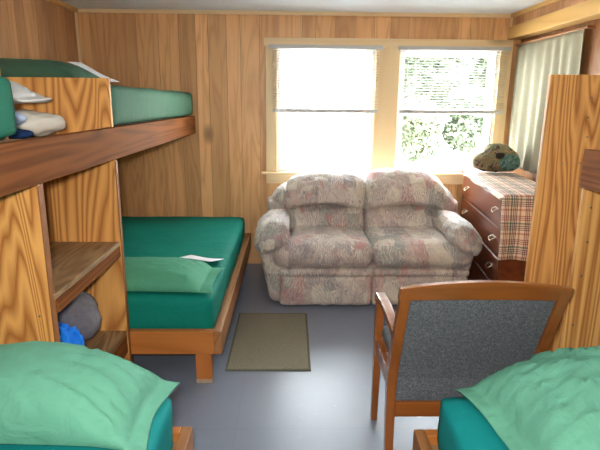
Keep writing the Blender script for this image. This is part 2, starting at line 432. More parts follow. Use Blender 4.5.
def panelled(name, axis, fixed, a0, a1, z0, z1, holes, mat, seed, out, thick=0.012, cutlist=None):
    """a wall of grooved panelling; planks of uneven width run up the wall. axis: the wall's run; out: +-1 the side the room is on"""
    rr = random.Random(seed); bm = bmesh.new(); tone = bm.verts.layers.float.new('tone')
    def put(p, q, y0, y1, t):
        n0 = len(bm.verts)
        lo, hi = (fixed - thick, fixed) if out > 0 else (fixed, fixed + thick)
        if axis == 'X': box(bm, p, q, lo, hi, y0, y1)
        else: box(bm, lo, hi, p, q, y0, y1)
        bm.verts.ensure_lookup_table()
        for v in bm.verts[n0:]: v[tone] = t
    widths = [0.10, 0.16, 0.07, 0.13, 0.19, 0.09, 0.12, 0.15, 0.08, 0.11, 0.17]
    p = a0; i = rr.randrange(5)
    while p < a1 - 1e-4:
        q = min(a1, p + widths[i % 11]); i += 1
        if cutlist: q = min([c[0] for c in cutlist if c[0] > p + 1e-4] + [a1])
        if a1 - q < 0.03: q = a1
        t = rr.random()
        if cutlist: t = next(c[1] for c in cutlist + [(a1, 0.5)] if c[0] >= q - 1e-4)
        cuts = sorted({p, q} | {c for h in holes for c in h[:2] if p < c < q})
        for c0, c1 in zip(cuts, cuts[1:]):
            g0 = 0.0015 if c0 == p and p > a0 else 0; g1 = 0.0015 if c1 == q and q < a1 else 0
            hs = [h for h in holes if h[0] <= c0 + 1e-6 and h[1] >= c1 - 1e-6]
            z = z0
            for h in hs:
                put(c0 + g0, c1 - g1, z, h[2], t); z = h[3]
            put(c0 + g0, c1 - g1, z, z1, t)
        p = q
    # backing board behind the grooves
    segs = sorted({a0, a1} | {c for h in holes for c in h[:2]})
    n = len(bm.faces)
    for c0, c1 in zip(segs, segs[1:]):
        hs = [h for h in holes if h[0] <= c0 + 1e-6 and h[1] >= c1 - 1e-6]; z = z0
        rng = []
        for h in hs: rng.append((z, h[2])); z = h[3]
        rng.append((z, z1))
        for u, v in rng:
            lo, hi = (fixed - 0.09, fixed - thick + 0.006) if out > 0 else (fixed + thick - 0.006, fixed + 0.09)
            if axis == 'X': fs = box(bm, c0, c1, lo, hi, u, v)
            else: fs = box(bm, lo, hi, c0, c1, u, v)
            for f in fs: f.material_index = 1
    o = structure(name, bm, mat); o.data.materials.append(M_['groove'])
    return o

# ------------------------------------------------------------------ shell
structure('floor', B(XL - 0.1, XR + 0.1, YB - 0.1, D + 0.1, -0.06, 0.0), 'floor')
structure('ceiling', B(XL - 0.1, XR + 0.1, YB - 0.1, D + 0.1, H, H + 0.06), 'plaster')
CUTS = [(-1.624, .55), (-1.511, .35), (-1.40, .3), (-1.254, .22), (-1.08, .5), (-0.914, .62), (-0.779, .18), (-0.678, .98), (-0.528, .38), (-0.415, .72), (-0.26, .66),
        (-0.10, .35), (0.09, .6), (0.2, .25), (0.36, .5), (0.52, .2), (0.68, .6), (0.81, .65), (0.96, .2), (1.19, .35), (1.363, .15), (1.465, .6), (1.66, .3), (1.80, .7), (XR, .2)]
panelled('wall_back', 'X', D, XL, XR, 0, H, WIN, 'panel_back', 3, -1, cutlist=CUTS)
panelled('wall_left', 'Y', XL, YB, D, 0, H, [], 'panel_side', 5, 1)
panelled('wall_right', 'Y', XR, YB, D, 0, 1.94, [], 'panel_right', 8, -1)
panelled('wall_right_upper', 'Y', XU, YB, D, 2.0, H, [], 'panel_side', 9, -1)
panelled('wall_front', 'X', YB, XL, XR, 0, H, [], 'panel_back', 11, 1)
structure('trim_1', B(XL, XU, D - 0.016, D, H - 0.028, H), 'pineX', bevel=0.002)
structure('trim_2', B(XL, XL + 0.03, YB, D - 0.016, H - 0.03, H), 'pineY', bevel=0.002)
structure('trim_3', B(XU - 0.022, XU, YB, D - 0.016, H - 0.03, H), 'pineY', bevel=0.002)
structure('trim_4', B(XL, XL + 0.018, D - 0.018, D, 0, H - 0.03), 'pineZ', bevel=0.002)
structure('trim_5', B(XU - 0.018, XU, D - 0.016, D, 2.03, H - 0.03), 'pineZ', bevel=0.002)
structure('trim_6', B(XU - 0.025, XR, YB, D, 1.935, 2.03), 'pineY', bevel=0.003)      # the header beam over the curtain

# windows: jamb, two sashes, glass; pine casing round both
def window(name, x0, x1, z0, z1):
    root = empty(name, ((x0 + x1) / 2, D, z0)); root['kind'] = 'structure'
    bm = bmesh.new(); t = 0.028; ya, yb = D + 0.0, D + 0.09
    box(bm, x0, x0 + t, ya, yb, z0, z1); box(bm, x1 - t, x1, ya, yb, z0, z1)
    box(bm, x0 + t, x1 - t, ya, yb, z0, z0 + t); box(bm, x0 + t, x1 - t, ya, yb, z1 - t, z1)
    obj('window_frame', bm, 'vinyl', root, bevel=0.002)
    zm = (z0 + z1) / 2
    for nm, a, b, y in (('lower_sash', z0 + t, zm + 0.02, D + 0.03), ('upper_sash', zm - 0.02, z1 - t, D + 0.062)):
        bm = bmesh.new(); s = 0.032; X0, X1 = x0 + t, x1 - t
        box(bm, X0, X0 + s, y, y + 0.025, a, b); box(bm, X1 - s, X1, y, y + 0.025, a, b)
        box(bm, X0 + s, X1 - s, y, y + 0.025, a, a + s); box(bm, X0 + s, X1 - s, y, y + 0.025, b - s, b)
        sash = obj(nm, bm, 'vinyl', root, bevel=0.002)
        obj('pane', B(X0 + s - 0.004, X1 - s + 0.004, y + 0.010, y + 0.014, a + s - 0.004, b - s + 0.004), 'glass', sash)
    return root
for i, w in enumerate(WIN): window('window_%d' % (i + 1), *w)
zs = 0.835
y0, y1 = D - 0.02, D
structure('trim_7', B(-0.221, 1.822, y0, y1, 1.862, 1.93), 'pineX', bevel=0.003)
structure('trim_8', B(-0.210, -0.116, y0, y1, zs, 1.862), 'pineZ', bevel=0.003)
structure('trim_9', B(0.700, 0.895, y0, y1, zs, 1.862), 'pineZ', bevel=0.003)
structure('trim_10', B(1.723, 1.822, y0, y1, zs, 1.862), 'pineZ', bevel=0.003)
structure('trim_11', B(-0.250, 1.822, D - 0.05, y1, zs - 0.022, zs), 'pineX', bevel=0.004)
structure('trim_12', B(-0.210, 1.800, y0, y1, zs - 0.10, zs - 0.022), 'pineX', bevel=0.003)

# blinds
def blind(x0, x1, label):
    root = empty('window_blind', ((x0 + x1) / 2, D - 0.04, 1.85)); tag(root, label, 'blind', 'venetian blinds on the two windows')
    yc = D - 0.042
    obj('head_rail', B(x0 - 0.03, x1 + 0.02, yc - 0.018, yc + 0.018, 1.842, 1.872), 'blind_rail_shaded', root, bevel=0.003)
    bm = bmesh.new(); z = 1.375; k = 0
    while z < 1.835:
        def f(u, v, z=z): 
            w = (v - 0.5) * 0.025
            return (x0 + (x1 - x0) * u, yc + w, z + 0.0035 * (1 - (2 * v - 1) ** 2) + w * 0.10)
        g = grid(1, 4, f); me = bpy.data.meshes.new('t'); g.to_mesh(me); g.free(); bm.from_mesh(me); bpy.data.meshes.remove(me)
        z += 0.0215
    o = obj('slats', bm, 'blind', root, smooth=True); solidify(o, 0.001)
    o = obj('bottom_rail', B(x0, x1, yc - 0.014, yc + 0.014, 1.338, 1.366), 'blind_rail_shaded', root, bevel=0.004)
    for u in (0.14, 0.5, 0.86):
        bm = bmesh.new(); x = x0 + (x1 - x0) * u
        for dy in (-0.0145, 0.0145): tube(bm, [(x, yc + dy, 1.845), (x, yc + dy, 1.36)], 0.0009, 5)
        obj('ladder_cord', bm, 'vinyl', root)
    bm = bmesh.new(); tube(bm, [(x0 + 0.05, yc - 0.022, 1.85), (x0 + 0.05, yc - 0.022, 1.06 if x0 < 0 else 1.4)], 0.0022, 6)
    obj('tilt_wand', bm, 'vinyl', root)
blind(-0.150, 0.725, 'white venetian blind half lowered over the left window')
blind(0.905, 1.775, 'white venetian blind half lowered over the right window, trees behind it')

# ------------------------------------------------------------------ outside
structure('ground_outside', B(-60, 60, D + 0.1, 90, -0.5, -0.4), 'gravel')
def tree(x, y, h, w, nleaf, mat, label, seed, trunk=True, zb=-0.4):
    rr = random.Random(seed); root = empty('tree' if trunk else 'bush', (x, y, zb))
    tag(root, label, 'tree' if trunk else 'bush', 'trees and bushes outside the window')
    bm = bmesh.new(); tone = bm.verts.layers.float.new('tone')
    blobs = [(Vector((x + rr.uniform(-w, w) * 0.6, y + rr.uniform(-w, w) * 0.4, zb + (h * rr.uniform(0.35, 0.85) if trunk else h * rr.uniform(0.2, 0.7)))), rr.uniform(0.35, 0.6) * w) for _ in range(16)]
    for i in range(nleaf):
        c, R = rr.choice(blobs); d = Vector((rr.gauss(0, 1), rr.gauss(0, 1), rr.gauss(0, 1))).normalized() * R * rr.uniform(0.6, 1.05)
        p = c + d
        if p.z < zb + 0.02: p.z = zb + 0.05 + rr.random() * 0.3
        a = Vector((rr.gauss(0, 1), rr.gauss(0, 1), rr.gauss(0, 1))).normalized(); b = a.orthogonal().normalized()
        s = rr.uniform(0.09, 0.16) * y / 18; t = rr.random()
        vs = [bm.verts.new(p + q) for q in (a * s, b * s * 0.5, -a * s, -b * s * 0.5)]
        for v in vs: v[tone] = t
        bm.faces.new(vs)
    obj('foliage', bm, mat, root)
    bm = bmesh.new()
    tube(bm, [(x, y, zb), (x + 0.05, y, zb + h * 0.35), (x - 0.05, y + 0.1, zb + h * 0.7)], [0.16 if trunk else 0.05, 0.12 if trunk else 0.04, 0.05 if trunk else 0.02], 8)
    obj('trunk', bm, 'bark', root)
tree(5.0, 20.0, 6.0, 1.9, 17000, 'leaf1', 'leafy pale green tree filling the left half of the right window', 1)
tree(9.0, 25.5, 7.8, 2.3, 15000, 'leaf2', 'darker leafy tree at the right side of the right window', 2)
tree(3.9, 16.3, 2.2, 0.9, 7000, 'leaf1', 'low pale green bush at the left of the right window', 3, False)
tree(5.85, 16.5, 2.7, 0.9, 8000, 'leaf2', 'low dense green bush in the middle of the right window', 4, False)
tree(9.6, 34.0, 10.0, 4.0, 16000, 'leaf2', 'tall green tree behind the others in the right window', 5)

# ------------------------------------------------------------------ left bunk
XF = -0.81                                  # front edge of the panels on the left
bunk = empty('bunk_bed', (-1.27, 2.0, 0)); tag(bunk, 'built-in wooden upper bunk on the left with plywood dividers and open shelves', 'bunk bed')
obj('side_rail', B(-0.842 + 0.0, -0.842 + 0.038, -0.9, D - 0.01, 1.158, 1.301), 'railY', bunk, bevel=0.003)
PN = -0.843
def divider(y, parent, x0=XL + 0.005, x1=PN, z1=1.52, z0=0.0, nails=(), bigx=XF):
    bm = B(x0, x1, y, y + 0.018, z0, z1)
    p = obj('divider_panel', bm, 'ply', parent, bevel=0.001)
    for (nx, nz) in nails:
        b2 = bmesh.new(); bmesh.ops.create_cone(b2, cap_ends=True, segments=10, radius1=0.005, radius2=0.004, depth=0.002, matrix=Matrix.Translation((nx, y - 0.001, nz)) @ Matrix.Rotation(PI / 2, 4, 'X'))
        obj('nail', b2, 'metal', p)
    return p
def divider_notched(y, parent, nails=(), xt=None, XF=XF):
    """panel whose front runs to XF but is notched behind the rail"""
    bm = bmesh.new(); x0 = XL + 0.005
    prof = [(x0, 0), (XF, 0), (XF, 1.156), (PN, 1.156), (xt or PN, 1.303), (xt or XF, 1.303 + (0.001 if xt else 0)), (xt or XF, 1.518), (x0, 1.518)]
    f = [bm.verts.new((a, y, b)) for a, b in prof]; g = [bm.verts.new((a, y + 0.02, b)) for a, b in prof]
    bm.faces.new(f); bm.faces.new(g[::-1])
    for i in range(8): bm.faces.new((f[i], g[i], g[(i + 1) % 8], f[(i + 1) % 8]))
    p = obj('divider_panel', bm, 'ply', parent, bevel=0.001)
    for (nx, nz) in nails:
        b2 = bmesh.new(); bmesh.ops.create_cone(b2, cap_ends=True, segments=10, radius1=0.004, radius2=0.003, depth=0.002, matrix=Matrix.Translation((nx, y - 0.001, nz)) @ Matrix.Rotation(PI / 2, 4, 'X'))
        obj('nail', b2, 'metal', p)
    e = obj('edge_strip', B(XF, XF + 0.004, y - 0.002, y + 0.022, 0, 1.15), 'edge', parent)
    return p
YN, YF = 1.640, 2.362
divider_notched(YN, bunk, [(-0.86, 0.70), (-1.02, 0.70), (-0.87, 0.45)], xt=-0.90, XF=-0.818)
obj('post', B(-0.860, -0.8195, YN + 0.0215, YN + 0.046, 0, 1.155), 'edge', bunk, bevel=0.003)
divider_notched(YF, bunk, [])
obj('shelf', B(XL + 0.005, XF - 0.006, YN + 0.021, YF - 0.001, 0.745, 0.765), 'plyx', bunk, bevel=0.001)
obj('shelf_lip', B(XF - 0.036, XF - 0.004, YN + 0.048, YF - 0.003, 0.693, 0.744), 'railY', bunk, bevel=0.002)
obj('shelf', B(XL + 0.005, XF - 0.006, YN + 0.021, YF - 0.001, 0.285, 0.305), 'plyx', bunk, bevel=0.001)
obj('shelf_lip', B(XF - 0.036, XF - 0.004, YN + 0.048, YF - 0.003, 0.19, 0.284), 'railY', bunk, bevel=0.002)
obj('shelf', B(XL + 0.005, PN - 0.001, YN + 0.021, YF - 0.001, 1.255, 1.273), 'plyx', bunk, bevel=0.001)
obj('platform', B(XL + 0.005, PN - 0.001, YF + 0.021, D - 0.02, 1.283, 1.301), 'plyx', bunk)
obj('platform', B(XL + 0.005, PN - 0.001, -0.6, YN - 0.001, 1.283, 1.301), 'plyx', bunk)
obj('wall_cleat', B(XL + 0.02, PN - 0.001, D - 0.058, D - 0.02, 1.20, 1.282), 'railX', bunk)

def bed_frame(xa, xb, xrail, y0, y1, label, leg_x=None, foot_front=True, far=False):
    """xa..xb: full width; rail on the room side xrail (+1: at xb, -1: at xa)"""
    root = empty('bed_frame', ((xa + xb) / 2, (y0 + y1) / 2, 0)); tag(root, label, 'bed frame', 'low wooden bed frames')
    z0, z1 = 0.162, 0.288; t = 0.038
    if xrail > 0: obj('side_rail', B(xb - t, xb, y0, y1, z0, z1), 'railYl', root, bevel=0.003); xi0, xi1 = xa, xb - t - 0.001
    else: obj('side_rail', B(xa, xa + t, y0, y1, z0, z1), 'railYl', root, bevel=0.003); xi0, xi1 = xa + t + 0.001, xb
    obj('foot_rail', B(xi0, xi1, y0, y0 + t, z0, z1), 'railX', root, bevel=0.003)
    obj('foot_rail', B(xi0, xi1, y1 - t, y1, z0, z1), 'railX', root, bevel=0.003)
    obj('platform', B(xi0, xi1, y0 + t + 0.001, y1 - t - 0.001, 0.235, 0.253), 'plyx', root)
    lx = (xb - 0.135, xb - 0.055) if xrail > 0 else (xa + 0.055, xa + 0.135)
    lx2 = (xa + 0.02, xa + 0.10) if xrail > 0 else (xb - 0.10, xb - 0.02)
    for a in (lx, lx2):
        for yy in (y0 + 0.001, y1 - 0.10):
            lg = obj('leg', B(a[0], a[1], yy, yy + 0.038, 0, z0 - 0.001), 'railZ', root, bevel=0.002)
            ft = obj('worn_foot', B(a[0] - 0.0015, a[1] + 0.0015, yy - 0.0015, yy + 0.0395, 0.0, 0.022), 'worn', lg, bevel=0.001)
    return root
bed_frame(XL + 0.01, -0.347, 1, YF + 0.022, D - 0.004, 'low wooden bed frame under the left bunk, against the window wall')
bed_frame(XL + 0.01, -0.347, 1, -0.45, 1.612, 'low wooden bed frame in the bottom left corner under a mint pillow')
bed_frame(0.445, XR - 0.01, -1, -0.45, 1.592, 'low wooden bed frame in the bottom right corner behind the armchair')

def mattress(x0, x1, y0, y1, z0, z1, mat, label, sag=0.008, seed=0):
    c = ((x0 + x1) / 2, (y0 + y1) / 2, (z0 + z1) / 2)
    bm = soft(c, ((x1 - x0) / 2, (y1 - y0) / 2, (z1 - z0) / 2), (0.035, 0.035, 0.035), (24, 36, 8), wr=0.008, wf=3.0, seed=seed)
    for v in bm.verts: v.co.z = max(v.co.z, z0 + 0.001)
    root = tag(obj('mattress', bm, mat, smooth=True, loc=(c[0], c[1], z0)), label, 'mattress', 'sheeted bunk mattresses')
    return root
mattress(XL + 0.03, -0.395, YF + 0.072, D - 0.054, 0.255, 0.452, 'mat_teal', 'wide dark green mattress on the low bed by the window wall', seed=1)
mattress(XL + 0.03, -0.395, -0.40, 1.565, 0.255, 0.456, 'mat_blue', 'teal mattress under the mint pillow in the bottom left corner', seed=2)
mattress(0.505, XR - 0.03, -0.40, 1.545, 0.255, 0.462, 'mat_blue', 'teal mattress under the mint pillow in the bottom right corner', seed=3)
mattress(XL + 0.02, -0.812, YF + 0.035, D - 0.02, 1.304, 1.490, 'mat_grey', 'grey-green mattress on the far left upper bunk', seed=4)
mattress(XL + 0.02, -0.838, -0.50, YN - 0.012, 1.304, 1.500, 'mat_up', 'green mattress cut by the left edge, on the near upper bunk', seed=5)

# ------------------------------------------------------------------ pillows
def pillow(name, c, sx, sy, h, mat, label, rz=0.0, zbase=None, flap=0.0, flap_side=1, seed=0.0, wr=0.012, droop=0.0, group=None, cat='pillow', tilt=0.0, creases=()):
    """stuffed rectangle; open end of the case (flap) on the +-u side"""
    n = 64
    def shape(u, v, sgn):
        a = max(0.0, 1 - abs(u) ** 2.6); b = max(0.0, 1 - abs(v) ** 2.4)
        t = (a * b) ** 0.48
        if flap:                                   # filling ends before the case does
            uu = u * flap_side; k = (uu + 1) / (2 - flap) * 2 - 1
            a = max(0.0, 1 - abs(max(-1, min(1, k))) ** 2.6); t = (a * b) ** 0.48 if k < 1 else 0
            t = max(t, 0.055 * b ** 0.5 * (1 if uu > 0 else 0))
        pin = 1 - 0.07 * (1 - v * v) * abs(u) ** 4
        piv = 1 - 0.08 * (1 - u * u) * abs(v) ** 4
        x = u * sx / 2 * pin; y = v * sy / 2 * piv
        z = h * t if sgn > 0 else -h * 0.12 * t
        # folds radiating from the open end and corners
        P = Vector((x * 5 + seed, y * 13, seed * 2))
        rd = 1 - abs(mnoise.noise(Vector((x * 4 + seed, y * 11 + x * 4, seed)))) * 2
        rd2 = 1 - abs(mnoise.noise(Vector((x * 9 + y * 5 + seed, y * 5 - x * 7, seed + 5)))) * 2
        amt = wr * (0.35 + 0.9 * abs(u) ** 2)
        fz = (rd ** 3 * 0.7 + rd2 ** 3 * 0.45 - 0.4) * amt * (1 - 0.7 * max(0, v) ** 3)
        fz += mnoise.noise(Vector((x * 3 + seed, y * 3, 3))) * wr * 0.9
        if sgn > 0: z += fz * min(1, t * 2.2) + (0.006 * math.sin(v * 5 + seed) if flap and u * flap_side > 0.6 else 0)
        if sgn > 0:
            for (u0, v0, u1, v1, am, wd) in creases:
                du, dv = u1 - u0, v1 - v0; L2 = du * du + dv * dv
                k = max(0.0, min(1.0, ((u - u0) * du + (v - v0) * dv) / L2))
                dd = math.hypot((u - u0 - k * du) * sx / 2, (v - v0 - k * dv) * sy / 2) / wd
                if dd < 3: z += am * (1 - k * 0.6) * (math.exp(-dd * dd) - 0.6 * math.exp(-(dd - 1.5) ** 2 * 2)) * min(1, t * 3)
        if droop and u * flap_side > 0.55:
            e = (u * flap_side - 0.55) / 0.45; z -= droop * e * e
        return Vector((x, y, z))
    bm = bmesh.new(); T = {}; Bt = {}
    for i in range(n + 1):
        for j in range(n // 2 + 1):
            u = -1 + 2 * i / n; v = -1 + 4 * j / n
            # ease sampling toward the rim
            u = math.sin(u * PI / 2) * 0.5 + u * 0.5; v = math.sin(v * PI / 2) * 0.6 + v * 0.4
            T[i, j] = bm.verts.new(shape(u, v, 1))
            rim = i in (0, n) or j in (0, n // 2)
            Bt[i, j] = T[i, j] if rim else bm.verts.new(shape(u, v, -1))
    for i in range(n):
        for j in range(n // 2):
            bm.faces.new((T[i, j], T[i + 1, j], T[i + 1, j + 1], T[i, j + 1]))
            q = (Bt[i, j], Bt[i, j + 1], Bt[i + 1, j + 1], Bt[i + 1, j])
            if len(set(q)) == 4:
                try: bm.faces.new(q)
                except ValueError: pass
    bmesh.ops.transform(bm, matrix=Matrix.Rotation(tilt, 4, 'Y'), verts=bm.verts)
    o = obj(name, bm, mat, smooth=True, world=False)
    o.location = c; o.rotation_euler = (0, 0, rz)
    return tag(o, label, cat, group)
G = 'green bed pillows'
pillow('pillow', (-0.815, 1.425, 0.488), 0.86, 0.37, 0.185, 'mint', 'large mint green pillow in the bottom left corner of the picture', rz=math.radians(-2), flap=0.13, seed=2.0, wr=0.020, droop=0.02, group=G,
       creases=[(0.96, -0.5, 0.35, -0.15, .022, .014), (0.95, 0.05, 0.3, 0.12, .020, .015), (0.9, 0.6, 0.45, 0.3, .018, .013), (0.75, -0.85, 0.2, -0.5, .020, .014), (0.2, -0.9, -0.1, -0.4, .016, .014), (-0.3, -0.9, -0.35, -0.3, .012, .016), (0.3, 0.7, -0.3, 0.4, .010, .018)])
pillow('pillow', (1.035, 1.300, 0.502), 0.92, 0.54, 0.205, 'mint', 'large mint green pillow in the bottom right corner, in front of the armchair', rz=math.radians(4), flap=0.13, flap_side=-1, seed=11.0, wr=0.022, droop=0.02, group=G,
       creases=[(-0.96, 0.5, -0.3, 0.15, .022, .015), (-0.95, 0.0, -0.2, -0.2, .022, .015), (-0.93, -0.6, -0.2, -0.45, .020, .014), (-0.5, 0.8, -0.1, 0.2, .020, .015), (-0.15, -0.9, 0.05, -0.1, .018, .016), (0.2, 0.5, -0.3, -0.1, .016, .016), (0.5, -0.6, 0.0, -0.35, .014, .015), (-0.6, -0.3, 0.1, 0.3, .014, .013)])
pillow('pillow', (-0.765, 2.665, 0.472), 0.76, 0.42, 0.10, 'mint2', 'flat green pillow on the low bed by the window wall', rz=math.radians(-2), flap=0.2, seed=5.0, wr=0.012, group=G)
pillow('pillow', (-1.36, 2.72, 1.514), 0.70, 0.46, 0.105, 'pil_up', 'dark grey-green pillow on the far left upper bunk', rz=0, seed=8.0, group=G)
pillow('pillow', (-1.25, 1.36, 1.522), 0.66, 0.42, 0.09, 'mat_dark', 'dark green pillow at the left edge on the near upper bunk', seed=15.0, group=G)

# papers
def sheet(pts, label, name='paper_sheet'):
    c = sum((Vector(p) for p in pts), Vector()) / 4
    def f(u, v):
        a = Vector(pts[0]).lerp(Vector(pts[1]), u); b = Vector(pts[3]).lerp(Vector(pts[2]), u)
        p = a.lerp(b, v); p.z += 0.004 * math.sin(u * 5 + v * 2); return p
    o = obj(name, grid(8, 8, f), 'paper', smooth=True, loc=tuple(c)); solidify(o, 0.0012)
    return tag(o, label, 'paper')
sheet([(-0.665, 2.885, 0.520), (-0.465, 2.86, 0.512), (-0.41, 3.03, 0.468), (-0.63, 3.11, 0.468)], 'white sheet of paper lying behind the pillow on the low bed')
sheet([(-1.025, 2.46, 1.592), (-0.845, 2.46, 1.512), (-0.845, 2.62, 1.508), (-1.025, 2.62, 1.596)], 'white sheet of paper leaning on the pillow of the far upper bunk')

# ------------------------------------------------------------------ things in the shelves
def blob(name, c, half, mat, label, cat, wr=0.02, wf=9, seed=0, r=None, warp=None, rz=0, zf=None):
    r = r or [h * 0.9 for h in half]
    bm = soft((0, 0, half[2]), half, r, (20, 20, 10), wr=wr, wf=wf, seed=seed, warp=warp)
    for v in bm.verts: v.co.z = max(v.co.z, 0.0)
    o = obj(name, bm, mat, smooth=True, world=False); o.location = c; o.rotation_euler = (0, 0, rz)
    return tag(o, label, cat)
blob('folded_clothes', (-1.10, 1.915, 1.2745), (0.145, 0.075, 0.022), 'navy_fab', 'navy blue garment at the bottom of the pile on the upper left shelf', 'clothes', wr=0.008, seed=3)
blob('folded_clothes', (-1.115, 1.925, 1.326), (0.13, 0.070, 0.028), 'blue_fab', 'pale blue garment folded in the pile on the upper left shelf', 'clothes', wr=0.012, seed=4)
blob('folded_clothes', (-1.135, 2.145, 1.2745), (0.19, 0.125, 0.052), 'cream_fab', 'cream garment bundled behind the navy one on the upper left shelf', 'clothes', wr=0.022, wf=8, seed=5)
blob('white_pillow', (-1.175, 2.12, 1.395), (0.20, 0.15, 0.058), 'white_fab', 'small white pillow on top of the clothes on the upper left shelf', 'pillow', wr=0.014, wf=6, seed=6,
     warp=lambda q, P: Vector((P.x, P.y, P.z * (1 - 0.75 * max(0, (q[0] + 0.3) / 1.3)) - 0.03 * max(0, q[0]))))
blob('wool_blanket', (-1.085, 2.195, 0.310), (0.195, 0.120, 0.150), 'wool', 'grey wool blanket heaped on the bottom left shelf', 'blanket', wr=0.035, wf=8, seed=7,
     warp=lambda q, P: Vector((P.x * (1 - 0.25 * max(0, q[2])), P.y, P.z)))
blob('blue_garment', (-1.02, 1.935, 0.306), (0.16, 0.09, 0.105), 'royal', 'bright blue garment crumpled in front of the grey blanket', 'clothes', wr=0.04, wf=13, seed=8)

# ------------------------------------------------------------------ right bunk
rb = empty('bunk_bed', (1.45, 1.9, 0)); tag(rb, 'built-in wooden upper bunk on the right with tall plywood dividers', 'bunk bed')
def panel_r(y, z1, x0, nails):
    p = obj('divider_panel', B(x0, XR - 0.005, y, y + 0.02, 0, z1), 'ply_r', rb, bevel=0.001)
    for (nx, nz) in nails:
        b2 = bmesh.new(); bmesh.ops.create_cone(b2, cap_ends=True, segments=10, radius1=0.0045, radius2=0.003, depth=0.002, matrix=Matrix.Translation((nx, y - 0.001, nz)) @ Matrix.Rotation(PI / 2, 4, 'X'))
        obj('nail', b2, 'metal', p)
    return p
panel_r(2.150, 1.542, 1.063, [(1.24, 1.37), (1.25, 1.29), (1.235, 1.18), (1.16, 1.18), (1.245, 1.45)])
panel_r(1.790, 1.137, 1.058, [(1.09, 1.06), (1.095, 0.93), (1.09, 0.8), (1.085, 0.6)])
obj('side_rail', B(1.020, 1.058, -0.9, 1.765, 1.138, 1.272), 'railY', rb, bevel=0.003)
obj('cross_rail', B(1.059, XR - 0.005, 1.727, 1.765, 1.138, 1.23), 'railX', rb, bevel=0.002)
obj('platform', B(1.059, XR - 0.005, -0.6, 1.765, 1.231, 1.249), 'plyx', rb)
mattress(1.075, XR - 0.02, -0.5, 1.70, 1.250, 1.36, 'white_fab', 'white sheeted mattress on the right upper bunk at the picture edge', seed=6)

# ------------------------------------------------------------------ sofa
sx0, sx1 = -0.03, 1.19
sofa = empty('loveseat', (0.58, 3.8, 0)); tag(sofa, 'two-seat loveseat in a faded pastel print, under the windows', 'sofa')
SM = 'sofa'
def sp(name, *a, **k):
    return obj(name, soft(*a, **k), SM, sofa, smooth=True)
# body and recliner front panels
sp('base', (0.595, 3.83, 0.165), (0.675, 0.40, 0.135), 0.03, (24, 12, 6), wr=0.006, seed=1)
for k, (a, b) in enumerate(((-0.075, 0.578), (0.586, 1.262))):
    sp('front_panel', ((a + b) / 2, 3.415, 0.125), ((b - a) / 2, 0.035, 0.112), (0.03, 0.03, 0.03), (28, 5, 12), puff=(0, 0.012, 0), wr=0.009, wf=7, seed=2 + k)
    sp('front_band', ((a + b) / 2, 3.41, 0.262), ((b - a) / 2, 0.04, 0.026), (0.02, 0.02, 0.02), (28, 5, 5), wr=0.005, wf=9, seed=5 + k)
# seat cushions with fat rolled fronts
for k, (a, b) in enumerate(((-0.125, 0.583), (0.587, 1.292))):
    def w(q, P, k=k):
        P = P.copy()
        f = max(0, -q[1])
        if q[2] < 0: P.z += 0.0
        P.z += 0.012 * math.sin((q[0] + 1) * PI / 2) * (1 if q[2] > 0 else 0)
        # outer ends tuck under the arms behind the front roll
        s = -1 if k == 0 else 1
        e = max(0, q[0] * s - 0.55) / 0.45
        P.x -= s * 0.14 * e * min(1, max(0, (q[1] + 0.75) / 0.5))
        return P
    sp('seat_cushion', ((a + b) / 2, 3.68, 0.378), ((b - a) / 2, 0.335, 0.09), (0.06, 0.11, 0.085), (36, 30, 10), puff=(0, 0.01, 0.012), warp=w, wr=0.012, wf=6, seed=11 + k)
# back: frame, lumbar and head cushions, wings
def bw(q, P):
    P = P.copy()
    P.z -= 0.14 * abs(q[0]) ** 3.2 * (1 if q[2] > 0 else 0.0) * max(0, q[2])
    return P
sp('back_frame', (0.592, 4.12, 0.435), (0.782, 0.155, 0.405), (0.14, 0.12, 0.14), (40, 10, 22), wr=0.012, wf=5, seed=21, warp=bw)
for k, (a, b) in enumerate(((-0.055, 0.585), (0.580, 1.215))):
    cx, hw = (a + b) / 2, (b - a) / 2
    def lw_(q, P):
        P = P.copy(); P.y += 0.25 * P.z; return P
    sp('lumbar_cushion', (cx, 3.985, 0.535), (hw - 0.01, 0.12, 0.11), (0.06, 0.08, 0.07), (30, 8, 12), puff=(0, 0.03, 0), warp=lw_, wr=0.012, wf=7, seed=31 + k)
    def hw_(q, P, k=k):
        P = P.copy()
        out = q[0] * (-1 if k == 0 else 1)
        if q[2] < 0: P.z += 0.065 * (1 - q[0] ** 2) * -q[2]           # arched lower edge
        else: P.z += (0.02 * (1 - q[0] ** 2) - 0.075 * max(0, out) ** 2.6) * q[2] + (0.02 if k == 1 else 0) * q[2]
        P.y += 0.30 * P.z
        return P
    sp('head_cushion', (cx, 3.99, 0.722), (hw, 0.135, 0.145), (0.07, 0.11, 0.09), (36, 14, 18), puff=(0, 0.035, 0.0), warp=hw_, wr=0.016, wf=7, seed=41 + k)
